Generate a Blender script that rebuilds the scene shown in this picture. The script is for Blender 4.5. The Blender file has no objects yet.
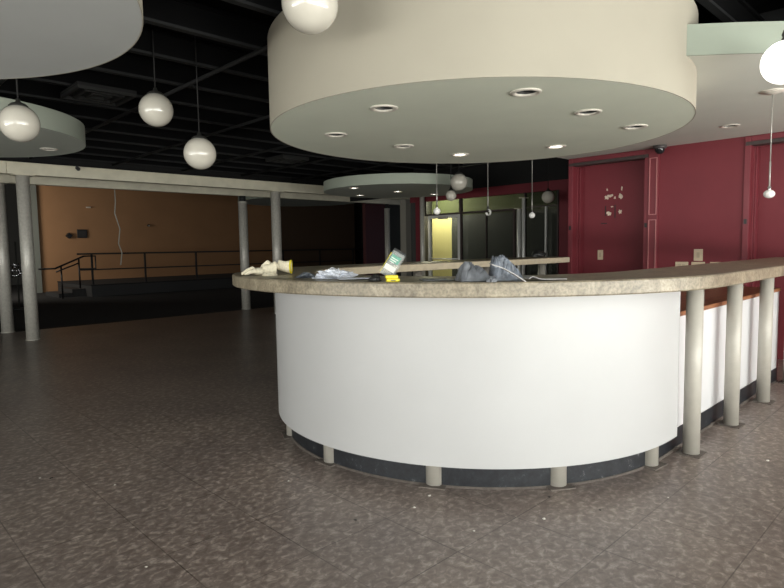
import bpy, bmesh, math, random
from mathutils import Vector, Matrix, noise
random.seed(7)
PI = math.pi
col = bpy.context.scene.collection
sc = bpy.context.scene

# ---------------------------------------------------------------- room frame
# room coordinates (u, w, z): u runs along the bar, w to its left, origin at the middle of the round bar end
TH = 0.7731
CX, CY = 0.6386, 4.6178
ROOM = Matrix.Translation((CX, CY, 0)) @ Matrix.Rotation(TH, 4, 'Z')
def rl(u, w, z=0.0): return ROOM @ Vector((u, w, z))
def to_room(x, y):
    v = ROOM.inverted() @ Vector((x, y, 0)); return v.x, v.y

# ---------------------------------------------------------------- materials
def mat(name):
    m = bpy.data.materials.new(name); m.use_nodes = True
    nt = m.node_tree
    return m, nt, nt.nodes['Principled BSDF']
def simple(name, c, rough=.5, metal=0., coat=0., var=0., scale=8., bump=0., spec=None):
    m, nt, b = mat(name)
    b.inputs['Base Color'].default_value = (*c, 1); b.inputs['Roughness'].default_value = rough
    b.inputs['Metallic'].default_value = metal; b.inputs['Coat Weight'].default_value = coat
    if spec is not None: b.inputs['Specular IOR Level'].default_value = spec
    if var or bump:
        tc = nt.nodes.new('ShaderNodeTexCoord'); n = nt.nodes.new('ShaderNodeTexNoise')
        n.inputs['Scale'].default_value = scale; n.inputs['Detail'].default_value = 5
        nt.links.new(tc.outputs['Object'], n.inputs['Vector'])
        if var:
            r = nt.nodes.new('ShaderNodeValToRGB')
            r.color_ramp.elements[0].position = .3; r.color_ramp.elements[1].position = .7
            r.color_ramp.elements[0].color = (*[x*(1-var) for x in c], 1)
            r.color_ramp.elements[1].color = (*[min(1, x*(1+var)) for x in c], 1)
            nt.links.new(n.outputs['Fac'], r.inputs['Fac']); nt.links.new(r.outputs['Color'], b.inputs['Base Color'])
        if bump:
            bp = nt.nodes.new('ShaderNodeBump'); bp.inputs['Strength'].default_value = bump; bp.inputs['Distance'].default_value = .01
            nt.links.new(n.outputs['Fac'], bp.inputs['Height']); nt.links.new(bp.outputs['Normal'], b.inputs['Normal'])
    return m
def emissive(name, c, s):
    m, nt, b = mat(name)
    b.inputs['Base Color'].default_value = (*c, 1); b.inputs['Emission Color'].default_value = (*c, 1)
    b.inputs['Emission Strength'].default_value = s
    return m
def glassy(name, tint=(1, 1, 1), refl=.08, rough=.02):
    m = bpy.data.materials.new(name); m.use_nodes = True; nt = m.node_tree; nt.nodes.clear()
    o = nt.nodes.new('ShaderNodeOutputMaterial'); mx = nt.nodes.new('ShaderNodeMixShader')
    t = nt.nodes.new('ShaderNodeBsdfTransparent'); g = nt.nodes.new('ShaderNodeBsdfGlossy')
    t.inputs['Color'].default_value = (*tint, 1); g.inputs['Roughness'].default_value = rough
    mx.inputs['Fac'].default_value = refl
    nt.links.new(t.outputs[0], mx.inputs[1]); nt.links.new(g.outputs[0], mx.inputs[2]); nt.links.new(mx.outputs[0], o.inputs['Surface'])
    return m

def milky(name):
    m = bpy.data.materials.new(name); m.use_nodes = True; nt = m.node_tree; b = nt.nodes['Principled BSDF']
    b.inputs['Base Color'].default_value = (.75, .80, .77, 1); b.inputs['Roughness'].default_value = .15
    o = nt.nodes['Material Output']; mx = nt.nodes.new('ShaderNodeMixShader'); t = nt.nodes.new('ShaderNodeBsdfTransparent')
    mx.inputs['Fac'].default_value = .30
    nt.links.new(t.outputs[0], mx.inputs[1]); nt.links.new(b.outputs[0], mx.inputs[2]); nt.links.new(mx.outputs[0], o.inputs['Surface'])
    return m

def floor_material():
    m, nt, b = mat('vinyl_floor'); L = nt.links; N = nt.nodes.new
    tc = N('ShaderNodeTexCoord')
    # mottled streaks
    mp = N('ShaderNodeMapping'); mp.inputs['Scale'].default_value = (1.0, 1.25, 1); mp.inputs['Rotation'].default_value = (0, 0, -TH)
    L.new(tc.outputs['Object'], mp.inputs['Vector'])
    n1 = N('ShaderNodeTexNoise'); n1.inputs['Scale'].default_value = 23; n1.inputs['Detail'].default_value = 6; n1.inputs['Roughness'].default_value = .62; n1.inputs['Distortion'].default_value = .55
    L.new(mp.outputs[0], n1.inputs['Vector'])
    r1 = N('ShaderNodeValToRGB'); e = r1.color_ramp.elements
    e[0].position = .36; e[0].color = (.185, .150, .133, 1); e[1].position = .70; e[1].color = (.50, .435, .39, 1)
    k = r1.color_ramp.elements.new(.52); k.color = (.262, .218, .194, 1)
    L.new(n1.outputs['Fac'], r1.inputs['Fac'])
    # broad dirt variation
    n2 = N('ShaderNodeTexNoise'); n2.inputs['Scale'].default_value = 1.3; n2.inputs['Detail'].default_value = 4
    L.new(tc.outputs['Object'], n2.inputs['Vector'])
    r2 = N('ShaderNodeValToRGB'); r2.color_ramp.elements[0].position = .3; r2.color_ramp.elements[1].position = .75
    r2.color_ramp.elements[0].color = (.74, .72, .72, 1); r2.color_ramp.elements[1].color = (1.08, 1.05, 1.0, 1)
    L.new(n2.outputs['Fac'], r2.inputs['Fac'])
    mu = N('ShaderNodeMix'); mu.data_type = 'RGBA'; mu.blend_type = 'MULTIPLY'; mu.inputs[0].default_value = 1
    L.new(r1.outputs['Color'], mu.inputs[6]); L.new(r2.outputs['Color'], mu.inputs[7])
    # tile seams (18 inch tiles): distance to grid lines
    sx = N('ShaderNodeSeparateXYZ'); L.new(tc.outputs['Object'], sx.inputs[0])
    def seam(out, off):
        a = N('ShaderNodeMath'); a.operation = 'ADD'; a.inputs[1].default_value = off; L.new(out, a.inputs[0])
        p = N('ShaderNodeMath'); p.operation = 'PINGPONG'; p.inputs[1].default_value = .2285; L.new(a.outputs[0], p.inputs[0])
        c = N('ShaderNodeMath'); c.operation = 'LESS_THAN'; c.inputs[1].default_value = .0026; L.new(p.outputs[0], c.inputs[0])
        return c.outputs[0]
    s1 = seam(sx.outputs[0], 1.295 + 45.7); s2 = seam(sx.outputs[1], 1.73 + 45.7)
    mxn = N('ShaderNodeMath'); mxn.operation = 'MAXIMUM'; L.new(s1, mxn.inputs[0]); L.new(s2, mxn.inputs[1])
    # seams open only in places
    n3 = N('ShaderNodeTexNoise'); n3.inputs['Scale'].default_value = 2.2; L.new(tc.outputs['Object'], n3.inputs['Vector'])
    g = N('ShaderNodeMapRange'); g.inputs[1].default_value = .38; g.inputs[2].default_value = .6; g.inputs[3].default_value = .3; g.inputs[4].default_value = .65
    L.new(n3.outputs['Fac'], g.inputs[0])
    ml = N('ShaderNodeMath'); ml.operation = 'MULTIPLY'; L.new(mxn.outputs[0], ml.inputs[0]); L.new(g.outputs[0], ml.inputs[1])
    m2 = N('ShaderNodeMix'); m2.data_type = 'RGBA'; L.new(ml.outputs[0], m2.inputs[0]); L.new(mu.outputs[2], m2.inputs[6]); m2.inputs[7].default_value = (.03, .024, .02, 1)
    L.new(m2.outputs[2], b.inputs['Base Color'])
    rr = N('ShaderNodeMapRange'); rr.inputs[3].default_value = .26; rr.inputs[4].default_value = .40
    L.new(n1.outputs['Fac'], rr.inputs[0]); L.new(rr.outputs[0], b.inputs['Roughness'])
    b.inputs['Specular IOR Level'].default_value = .45
    bp = N('ShaderNodeBump'); bp.inputs['Strength'].default_value = .04; bp.inputs['Distance'].default_value = .002
    L.new(n1.outputs['Fac'], bp.inputs['Height']); L.new(bp.outputs[0], b.inputs['Normal'])
    return m

def counter_material():
    m, nt, b = mat('stone_counter'); L = nt.links; N = nt.nodes.new
    tc = N('ShaderNodeTexCoord')
    n1 = N('ShaderNodeTexNoise'); n1.inputs['Scale'].default_value = 9; n1.inputs['Detail'].default_value = 8; n1.inputs['Roughness'].default_value = .7; n1.inputs['Distortion'].default_value = .8
    L.new(tc.outputs['Object'], n1.inputs['Vector'])
    r = N('ShaderNodeValToRGB'); e = r.color_ramp.elements
    e[0].position = .3; e[0].color = (.15, .125, .090, 1); e[1].position = .68; e[1].color = (.42, .365, .27, 1)
    k = e.new(.5); k.color = (.275, .238, .173, 1)
    L.new(n1.outputs['Fac'], r.inputs['Fac'])
    n2 = N('ShaderNodeTexNoise'); n2.inputs['Scale'].default_value = 70; n2.inputs['Detail'].default_value = 3
    L.new(tc.outputs['Object'], n2.inputs['Vector'])
    r2 = N('ShaderNodeValToRGB'); r2.color_ramp.elements[0].position = .35; r2.color_ramp.elements[1].position = .6
    r2.color_ramp.elements[0].color = (.72, .7, .66, 1); r2.color_ramp.elements[1].color = (1.05, 1.04, 1.02, 1)
    L.new(n2.outputs['Fac'], r2.inputs['Fac'])
    mu = N('ShaderNodeMix'); mu.data_type = 'RGBA'; mu.blend_type = 'MULTIPLY'; mu.inputs[0].default_value = 1
    L.new(r.outputs['Color'], mu.inputs[6]); L.new(r2.outputs['Color'], mu.inputs[7]); L.new(mu.outputs[2], b.inputs['Base Color'])
    b.inputs['Roughness'].default_value = .38
    return m

def wood_material():
    m, nt, b = mat('bench_wood'); L = nt.links; N = nt.nodes.new
    tc = N('ShaderNodeTexCoord'); mp = N('ShaderNodeMapping'); mp.inputs['Scale'].default_value = (1.2, 14, 14)
    L.new(tc.outputs['Object'], mp.inputs[0])
    n = N('ShaderNodeTexNoise'); n.inputs['Scale'].default_value = 3; n.inputs['Detail'].default_value = 6; L.new(mp.outputs[0], n.inputs['Vector'])
    r = N('ShaderNodeValToRGB'); r.color_ramp.elements[0].position = .3; r.color_ramp.elements[1].position = .72
    r.color_ramp.elements[0].color = (.17, .055, .022, 1); r.color_ramp.elements[1].color = (.40, .17, .075, 1)
    L.new(n.outputs['Fac'], r.inputs['Fac']); L.new(r.outputs[0], b.inputs['Base Color']); b.inputs['Roughness'].default_value = .35
    return m

def kick_material():
    m, nt, b = mat('scuffed_kick'); L = nt.links; N = nt.nodes.new
    tc = N('ShaderNodeTexCoord')
    n = N('ShaderNodeTexNoise'); n.inputs['Scale'].default_value = 16; n.inputs['Detail'].default_value = 9; n.inputs['Roughness'].default_value = .8
    L.new(tc.outputs['Object'], n.inputs['Vector'])
    r = N('ShaderNodeValToRGB'); e = r.color_ramp.elements
    e[0].position = .40; e[0].color = (.012, .013, .016, 1); e[1].position = .74; e[1].color = (.36, .36, .35, 1)
    k = e.new(.60); k.color = (.024, .027, .032, 1)
    L.new(n.outputs['Fac'], r.inputs['Fac']); L.new(r.outputs[0], b.inputs['Base Color']); b.inputs['Roughness'].default_value = .4
    return m

M = dict(
    floor=floor_material(), counter=counter_material(), wood=wood_material(), kick=kick_material(),
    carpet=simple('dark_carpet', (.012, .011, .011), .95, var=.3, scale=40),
    panel=simple('white_panel', (.50, .50, .498), .45, var=.02, scale=3),
    paleedge=simple('pale_edge', (.66, .585, .43), .45, var=.10, scale=14),
    lowpanel=simple('lower_white_panel', (.72, .72, .73), .4, var=.02, scale=3),
    steel=simple('brushed_steel', (.56, .54, .485), .36, .15, var=.10, scale=30),
    greysteel=simple('painted_grey_pipe', (.48, .455, .40), .42, .08, var=.05, scale=12),
    alu=simple('aluminium', (.80, .80, .77), .4, .3),
    cream=simple('cream_paint', (.385, .355, .285), .75, var=.03, scale=2),
    disc_under=simple('disc_underside_paint', (.45, .48, .425), .8, var=.03, scale=2),
    board_edge=simple('pale_sage_edge', (.29, .325, .265), .8, var=.03, scale=2),
    sage_edge=simple('sage_edge_paint', (.40, .44, .365), .8, var=.03, scale=2),
    sage=simple('sage_lit_underside', (.72, .76, .64), .8, var=.03, scale=2),  # lightened copy of the edge paint, making up for missing light from below
    greypaint=simple('grey_soffit_paint', (.47, .485, .475), .8, var=.02, scale=2),
    greige=simple('greige_soffit_paint', (.66, .675, .61), .8, var=.03, scale=2),
    red=simple('red_wall_paint', (.185, .024, .034), .6, var=.05, scale=3),
    redtrim=simple('red_gloss_trim', (.20, .030, .041), .45, var=.04, scale=5),
    brown_shaded=simple('tan_paint_shaded', (.10, .062, .038), .85),  # tan wall colour with the fading light painted in
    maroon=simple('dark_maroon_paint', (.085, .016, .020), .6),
    dusty=simple('dusty_plate', (.13, .11, .095), .7, var=.2, scale=40),
    redlight=simple('worn_pink_moulding', (.50, .20, .20), .4),
    darkrail=simple('dark_brown_rail', (.06, .042, .040), .5),
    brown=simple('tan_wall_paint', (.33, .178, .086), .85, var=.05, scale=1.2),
    beam=simple('aged_beam_paint', (.70, .66, .52), .6, var=.08, scale=6),
    black=simple('black_paint', (.012, .012, .012), .85),
    deck=simple('black_deck', (.005, .005, .0055), .95, spec=.15),
    joist=simple('black_joist', (.022, .0225, .023), .7, spec=.3),
    rail=simple('black_rail', (.012, .011, .011), .4),
    stage=simple('stage_black', (.028, .027, .027), .7),
    globe=simple('opal_glass', (.58, .55, .475), .12, coat=.6, var=.0),
    glowglobe=emissive('opal_glass_added_glow', (1, .97, .92), 2.2),  # emission stands in for window light on the opal glass
    whitebulb=simple('white_ball_glass', (.82, .81, .78), .25),
    cap=simple('dark_metal_cap', (.04, .04, .036), .5, .3),
    cord=simple('dark_cord', (.015, .015, .015), .6),
    chain=simple('grey_cord', (.42, .41, .38), .4, .4),
    trimring=simple('downlight_trim', (.74, .70, .62), .35, .2),
    can=simple('downlight_can', (.03, .03, .028), .5, .3),
    lampoff=simple('unlit_lamp', (.12, .12, .11), .3),
    lampon=emissive('lit_lamp', (1, .96, .88), 9.),
    plate=simple('ivory_plate', (.68, .56, .40), .45),
    platein=simple('ivory_switch', (.55, .45, .32), .4),
    dome=simple('dark_dome', (.02, .02, .022), .12),
    domebase=simple('dome_base', (.09, .08, .08), .4),
    glove=simple('cream_canvas', (.86, .79, .60), .9, var=.10, scale=60, bump=.3),
    yellow=simple('yellow_plastic', (.78, .66, .02), .45, var=.06, scale=30),
    whiteplastic=simple('white_film', (.70, .73, .80), .3, var=.12, scale=25),
    greyplastic=simple('grey_film', (.15, .16, .175), .28, var=.4, scale=18, bump=.9),
    bluegrey=simple('blue_grey_film', (.15, .17, .20), .3, var=.5, scale=32, bump=.9),
    board=simple('grey_board', (.44, .43, .42), .7, var=.05),
    green=simple('green_label', (.13, .36, .27), .4, var=.15, scale=60),
    labelwhite=simple('label_white', (.72, .74, .68), .4),
    blackplastic=simple('black_plastic', (.02, .02, .02), .4),
    clear=milky('clear_pouch'),
    pane=glassy('window_pane', (.97, .98, .97), .05),
    shopglass=glassy('smoked_glass', (.68, .70, .68), .05),
    doorglass=glassy('door_glass', (.93, .95, .90), .04),
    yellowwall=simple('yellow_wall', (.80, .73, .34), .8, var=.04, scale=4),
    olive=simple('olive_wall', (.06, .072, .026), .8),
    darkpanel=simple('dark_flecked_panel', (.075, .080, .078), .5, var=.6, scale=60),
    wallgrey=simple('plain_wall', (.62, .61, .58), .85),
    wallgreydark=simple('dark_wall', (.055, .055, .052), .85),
    stub=simple('grey_green_pilaster', (.16, .17, .15), .7),
    post=simple('beige_post', (.34, .32, .27), .7),
    chip=simple('pale_chip', (.75, .72, .66), .8),
    paper=simple('torn_paper', (.72, .62, .50), .8, var=.15, scale=60),
    chrome=simple('chrome', (.7, .7, .72), .15, 1.),
    cable=simple('pale_cable', (.36, .34, .29), .6),
    ground=simple('pavement', (.35, .34, .32), .9),
    duct=simple('dark_grey_duct', (.014, .014, .013), .6),
)

# ---------------------------------------------------------------- mesh builder
class MB:
    def __init__(s): s.bm = bmesh.new()
    def box(s, a, b):
        x0, y0, z0 = a; x1, y1, z1 = b
        v = [s.bm.verts.new(p) for p in [(x0,y0,z0),(x1,y0,z0),(x1,y1,z0),(x0,y1,z0),(x0,y0,z1),(x1,y0,z1),(x1,y1,z1),(x0,y1,z1)]]
        for f in [(3,2,1,0),(4,5,6,7),(0,1,5,4),(1,2,6,5),(2,3,7,6),(3,0,4,7)]: s.bm.faces.new([v[i] for i in f])
        return s
    def prism(s, pts, z0, z1):
        n = len(pts)
        a = [s.bm.verts.new((p[0], p[1], z0)) for p in pts]; b = [s.bm.verts.new((p[0], p[1], z1)) for p in pts]
        s.bm.faces.new(a[::-1]); s.bm.faces.new(b)
        for i in range(n): s.bm.faces.new([a[i], a[(i+1) % n], b[(i+1) % n], b[i]])
        return s
    def tube(s, pts, r, seg=12, caps=True):
        pts = [Vector(p) for p in pts]; n = len(pts); rr = r if isinstance(r, (list, tuple)) else [r]*n
        rings = []; ref = None
        for i, p in enumerate(pts):
            d = (pts[min(i+1, n-1)] - pts[max(i-1, 0)]).normalized()
            if ref is None: ref = d.orthogonal().normalized()
            ref = (ref - d*ref.dot(d)).normalized(); bn = d.cross(ref)
            rings.append([s.bm.verts.new(p + (ref*math.cos(2*PI*k/seg) + bn*math.sin(2*PI*k/seg))*rr[i]) for k in range(seg)])
        for a, b in zip(rings, rings[1:]):
            for k in range(seg):
                f = s.bm.faces.new([a[k], a[(k+1) % seg], b[(k+1) % seg], b[k]]); f.smooth = True
        if caps: s.bm.faces.new(rings[0][::-1]); s.bm.faces.new(rings[-1])
        return s
    def lathe(s, prof, seg=32, c=(0,0,0), smooth=True):
        c = Vector(c); rings = []
        for r, z in prof:
            if r < 1e-6: rings.append([s.bm.verts.new(c + Vector((0,0,z)))])
            else: rings.append([s.bm.verts.new(c + Vector((r*math.cos(2*PI*k/seg), r*math.sin(2*PI*k/seg), z))) for k in range(seg)])
        for a, b in zip(rings, rings[1:]):
            for k in range(seg):
                k2 = (k+1) % seg
                if len(a) == 1 and len(b) == 1: continue
                if len(a) == 1: f = s.bm.faces.new([a[0], b[k2], b[k]])
                elif len(b) == 1: f = s.bm.faces.new([a[k], a[k2], b[0]])
                else: f = s.bm.faces.new([a[k], a[k2], b[k2], b[k]])
                f.smooth = smooth
        return s
    def ball(s, c, r, seg=28, sc_=(1,1,1), rings=18):
        n = rings
        prof = [(abs(math.sin(PI*i/n))*r if 0 < i < n else 0, -math.cos(PI*i/n)*r) for i in range(n+1)]
        m0 = len(s.bm.verts); s.bm.verts.ensure_lookup_table()
        old = set(s.bm.verts)
        s.lathe(prof, seg)
        for v in s.bm.verts:
            if v not in old: v.co = Vector((v.co.x*sc_[0], v.co.y*sc_[1], v.co.z*sc_[2])) + Vector(c)
        return s
    def poly(s, pts):
        s.bm.faces.new([s.bm.verts.new(p) for p in pts]); return s
    def sweep(s, path, prof):
        """path(offset) -> list of (x, y); prof: closed list of (offset, z)"""
        cols = [path(o) for o, z in prof]; n = len(cols[0]); m = len(prof)
        V = [[s.bm.verts.new((cols[j][i][0], cols[j][i][1], prof[j][1])) for j in range(m)] for i in range(n)]
        for i in range(n-1):
            for j in range(m):
                f = s.bm.faces.new([V[i][j], V[i][(j+1) % m], V[i+1][(j+1) % m], V[i+1][j]])
        s.bm.faces.new(V[0][::-1]); s.bm.faces.new(V[-1]); return s
    def build(s, name, m, parent=None, loc=(0,0,0), rot=0., bevel=0., smooth_angle=None, room=False):
        bmesh.ops.recalc_face_normals(s.bm, faces=s.bm.faces[:])
        me = bpy.data.meshes.new(name); s.bm.to_mesh(me); s.bm.free()
        me.materials.append(m)
        o = bpy.data.objects.new(name, me); col.objects.link(o)
        if parent: o.parent = parent
        if room: o.matrix_world = ROOM.copy()
        else: o.location = loc; o.rotation_euler = (0, 0, rot)
        if bevel:
            md = o.modifiers.new('bevel', 'BEVEL'); md.width = bevel; md.segments = 2; md.limit_method = 'ANGLE'; md.angle_limit = .7
        if smooth_angle:
            for p in me.polygons: p.use_smooth = True
            try: me.set_sharp_from_angle(angle=smooth_angle)
            except Exception: pass
        return o
def tag(o, label=None, cat=None, group=None, kind=None):
    if label: o['label'] = label
    if cat: o['category'] = cat
    if group: o['group'] = group
    if kind: o['kind'] = kind
    return o
def thing(name, label, cat, loc, rot=0., group=None):
    o = bpy.data.objects.new(name, None); col.objects.link(o); o.empty_display_size = .1
    o.location = loc; o.rotation_euler = (0, 0, rot)
    return tag(o, label, cat, group)
def copy_thing(src, loc, label, rot=None, group=None):
    c = src.copy(); col.objects.link(c); c.location = loc; c['label'] = label
    if rot is not None: c.rotation_euler = (0, 0, rot)
    if group: c['group'] = group
    for ch in list(src.children):
        d = ch.copy(); col.objects.link(d); d.parent = c
        for g in list(ch.children):
            e = g.copy(); col.objects.link(e); e.parent = d
    return c
def struct(o, label=None, cat=None):
    o['kind'] = 'structure'
    if label: o['label'] = label
    if cat: o['category'] = cat
    return o

# ================================================================= SETTING
H_DECK = 3.36
# floor: vinyl in the main room, dark carpet in the raised-stage room
struct(MB().box((-10, -6.0, -.1), (17, 8.75, 0)).build('floor', M['floor'], room=True), 'brown mottled vinyl tile floor', 'floor')
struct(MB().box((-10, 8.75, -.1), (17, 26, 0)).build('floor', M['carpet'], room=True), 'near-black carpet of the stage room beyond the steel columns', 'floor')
H_ST = 4.4
struct(MB().box((-10, 8.95, H_ST), (17, 26, H_ST+.1)).build('ceiling', M['deck'], room=True), 'black ceiling of the stage room', 'ceiling')
struct(MB().box((-10, 8.92, 2.69), (17, 8.98, H_ST)).build('wall_left', M['black'], room=True), 'black bulkhead above the rear beam', 'wall')
struct(MB().box((-10, -6.2, H_DECK), (17, 8.95, H_DECK+.1)).build('ceiling', M['deck'], room=True), 'black painted ceiling deck', 'ceiling')

# window wall on the right of the camera (daylight comes through it)
WZ0, WZ1 = .35, 3.15
WINS = [(-4.7, -2.75), (-2.55, -.6), (-.4, 1.55), (1.75, 3.6), (-9.0, -7.05), (-6.85, -4.9)]
WPOW = [92, 100, 100, 72, 80, 80]
mb = MB()
mb.box((-10, -6.2, 0), (17, -6.0, WZ0)).box((-10, -6.2, WZ1), (17, -6.0, H_DECK))
edges = [-10] + [x for a in sorted(WINS) for x in a] + [17]
for i in range(0, len(edges), 2): mb.box((edges[i], -6.2, WZ0), (edges[i+1], -6.0, WZ1))
struct(mb.build('wall_right', M['wallgrey'], room=True), 'plain wall with shop windows', 'wall')
for i, (a, b) in enumerate(WINS):
    f = MB()
    f.box((a, -6.16, WZ0), (a+.05, -6.06, WZ1)).box((b-.05, -6.16, WZ0), (b, -6.06, WZ1))
    f.box((a+.05, -6.16, WZ0), (b-.05, -6.06, WZ0+.05)).box((a+.05, -6.16, WZ1-.05), (b-.05, -6.06, WZ1))
    fo = struct(f.build('window_%d' % (i+1), M['alu'], room=True), 'aluminium framed shop window', 'window')
    p = MB().box((a+.05, -6.115, WZ0+.05), (b-.05, -6.105, WZ1-.05)).build('pane', M['pane'], fo)
struct(MB().box((-10, -12, -.1), (17, -6.2, -.02)).build('floor', M['ground'], room=True), 'pavement outside the shop windows', 'pavement')

# second row of shop windows, in the wall behind the viewer
BW = [(-5.2, -2.4), (-2.0, .8), (1.2, 4.0)]
mb = MB()
mb.box((-10.2, -6.2, 0), (-10, 26, WZ0)).box((-10.2, -6.2, WZ1), (-10, 26, H_ST))
edges = [-6.2] + [x for a in BW for x in a] + [26]
for i in range(0, len(edges), 2): mb.box((-10.2, edges[i], WZ0), (-10, edges[i+1], WZ1))
struct(mb.build('wall_back', M['wallgrey'], room=True), 'plain wall with shop windows behind the viewer', 'wall')
for i, (a, b) in enumerate(BW):
    f = MB()
    f.box((-10.16, a, WZ0), (-10.06, a+.05, WZ1)).box((-10.16, b-.05, WZ0), (-10.06, b, WZ1))
    f.box((-10.16, a+.05, WZ0), (-10.06, b-.05, WZ0+.05)).box((-10.16, a+.05, WZ1-.05), (-10.06, b-.05, WZ1))
    fo = struct(f.build('window_%d' % (i+8), M['alu'], room=True), 'aluminium framed shop window behind the viewer', 'window')
    MB().box((-10.115, a+.05, WZ0+.05), (-10.105, b-.05, WZ1-.05)).build('pane', M['pane'], fo)

# walls out of view that close the room
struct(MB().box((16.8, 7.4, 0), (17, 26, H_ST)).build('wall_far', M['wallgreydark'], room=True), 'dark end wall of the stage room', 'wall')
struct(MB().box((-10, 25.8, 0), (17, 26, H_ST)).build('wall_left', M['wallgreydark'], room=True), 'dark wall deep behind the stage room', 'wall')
# tan wall behind the stage
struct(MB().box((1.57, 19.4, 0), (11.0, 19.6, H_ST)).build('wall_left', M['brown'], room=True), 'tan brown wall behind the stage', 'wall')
struct(MB().box((11.0, 19.4, 0), (15.5, 19.6, H_ST)).build('wall_left', M['brown_shaded'], room=True), 'far part of the tan wall with shade painted into its colour', 'wall')  # same wall, darkened where the light falls off
struct(MB().box((1.22, 19.3, 0), (1.57, 19.7, H_ST)).build('trim_1', M['stub'], room=True), 'grey green pilaster ending the tan wall', 'pilaster')
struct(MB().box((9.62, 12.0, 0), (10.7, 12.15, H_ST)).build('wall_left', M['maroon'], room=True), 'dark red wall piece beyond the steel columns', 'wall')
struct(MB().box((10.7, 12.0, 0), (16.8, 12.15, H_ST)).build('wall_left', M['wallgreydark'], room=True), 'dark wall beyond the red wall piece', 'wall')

# red bar wall at u = 3.8 with two recessed bays
RU, RB = 3.8, 4.08
mb = MB()
mb.box((RB, -6.0, 0), (RB+.12, 1.27, 2.9))                              # back of the bays
for a, b in ((1.20, 1.27), (-.95, .22), (-6.0, -2.25)): mb.box((RU, a, 0), (RB, b, 2.9))
mb.box((RU, .22, 2.45), (RB, 1.20, 2.9)).box((RU, -2.25, 2.45), (RB, -.95, 2.9))
struct(mb.build('wall_far', M['red'], room=True), 'red wall behind the bar with two tall recessed bays', 'wall')
struct(MB().box((RB+.12, 1.17, 0), (6.2, 1.27, 2.53)).build('wall_far', M['red'], room=True), 'red return wall beside the storefront', 'wall')
def casing(n, w_r, w_l, lab, right_too=True):
    c = MB()
    c.box((RU-.02, w_l, 0), (RU, w_l+.062, 2.51))
    if right_too: c.box((RU-.02, w_r-.055, 0), (RU, w_r, 2.51))
    c.box((RU-.02, w_r, 2.455), (RU, w_l, 2.51))
    # two stepped beads down the left reveal of the bay
    c.box((RU+.10, w_l-.012, 0), (RU+.125, w_l, 2.41)).box((RU+.17, w_l-.018, 0), (RU+.28, w_l, 2.41))
    o = struct(c.build(n, M['redtrim'], room=True, bevel=.004), lab, 'door casing')
    r = MB().box((RU-.03, w_r-.05, 2.412), (RU+.12, w_l+.05, 2.452)).build('header_rail', M['darkrail'], o); r['label'] = 'dark brown rail under the header'
    for w in ((w_l+.032,) + ((w_r-.028,) if right_too else ())):
        MB().box((RU-.026, w-.015, 1.545), (RU-.02, w+.015, 1.60)).build('latch', M['blackplastic'], o)
    return o
casing('trim_2', .22, 1.20, 'red casing around the recessed bay at the far bar arm')
casing('trim_3', -2.25, -.95, 'red casing around the recessed bay at the photo right edge')
# moulded pilaster strip to the right of the first bay
mb = MB().box((RU-.03, .045, 0), (RU, .165, 2.51))
t4 = struct(mb.build('trim_4', M['redtrim'], room=True, bevel=.003), 'red pilaster strip with two moulded panels', 'pilaster')
def frame_bead(z0, z1):
    f = MB(); u0, u1 = RU-.04, RU-.03
    f.box((u0, .058, z0), (u1, .066, z1)).box((u0, .144, z0), (u1, .152, z1)).box((u0, .066, z0), (u1, .144, z0+.008)).box((u0, .066, z1-.008), (u1, .144, z1))
    f.build('panel_moulding', M['redlight'], t4)
frame_bead(1.70, 2.40); frame_bead(.2, 1.64)

# dropped soffit over the red wall
pts = [rl(4.2, 1.29), rl(1.2, 1.29), Vector((1.2, 3.86, 0)), Vector((1.55, 3.82, 0)), Vector((1.894, 3.785, 0)), Vector((2.18, 3.762, 0)), Vector((2.448, 3.755, 0)), Vector((2.8, 3.76, 0)), Vector((3.4, 3.80, 0)), Vector((4.2, 3.91, 0)), rl(1.25, -3.6), rl(2.0, -5.99), rl(4.2, -5.99)]
inv = ROOM.inverted(); pr = [(inv @ p).to_2d() for p in pts]
def cut_holes(o, holes, z, r=.066, d=.16):
    m = MB()
    for x, y in holes: m.lathe([(0, z-d), (r, z-d), (r, z+d), (0, z+d)], 28, (x, y, 0), False)
    c = m.build('cutter', M['black'])
    c.parent = o.parent; c.matrix_world = o.matrix_world
    bpy.context.view_layer.update()
    c.matrix_world = o.matrix_world
    md = o.modifiers.new('b', 'BOOLEAN'); md.object = c; md.operation = 'DIFFERENCE'; md.solver = 'EXACT'
    bpy.context.view_layer.update()
    ev = o.evaluated_get(bpy.context.evaluated_depsgraph_get())
    me = bpy.data.meshes.new_from_object(ev); o.modifiers.clear(); old = o.data; o.data = me
    me.materials.clear(); me.materials.append(old.materials[0])
    bpy.data.objects.remove(c)
sof = MB().prism(pr, 2.52, 2.705).build('ceiling', M['greige'], room=True)
LS = (3.06, -.045)
cut_holes(sof, [(2.992, -.958), LS], 2.52, d=.15)
struct(sof, 'greige dropped ceiling along the red wall', 'dropped ceiling')
# sage face of the soffit edge (fascia board applied to it)
fp = pts[2:11]; prf = [(inv @ p).to_2d() for p in fp]
out = []
for i, p in enumerate(prf):
    d = (prf[min(i+1, len(prf)-1)] - prf[max(i-1, 0)]).normalized(); nrm = Vector((d.y, -d.x))
    if (inv @ Vector((0, 0, 0))).to_2d().__sub__(p).dot(nrm) < 0: nrm = -nrm
    out.append((p + nrm*.012))
struct(MB().prism(list(prf) + out[::-1], 2.52, 2.71).build('trim_5', M['board_edge'], room=True), 'sage green edge board of the dropped ceiling', 'fascia')

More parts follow.
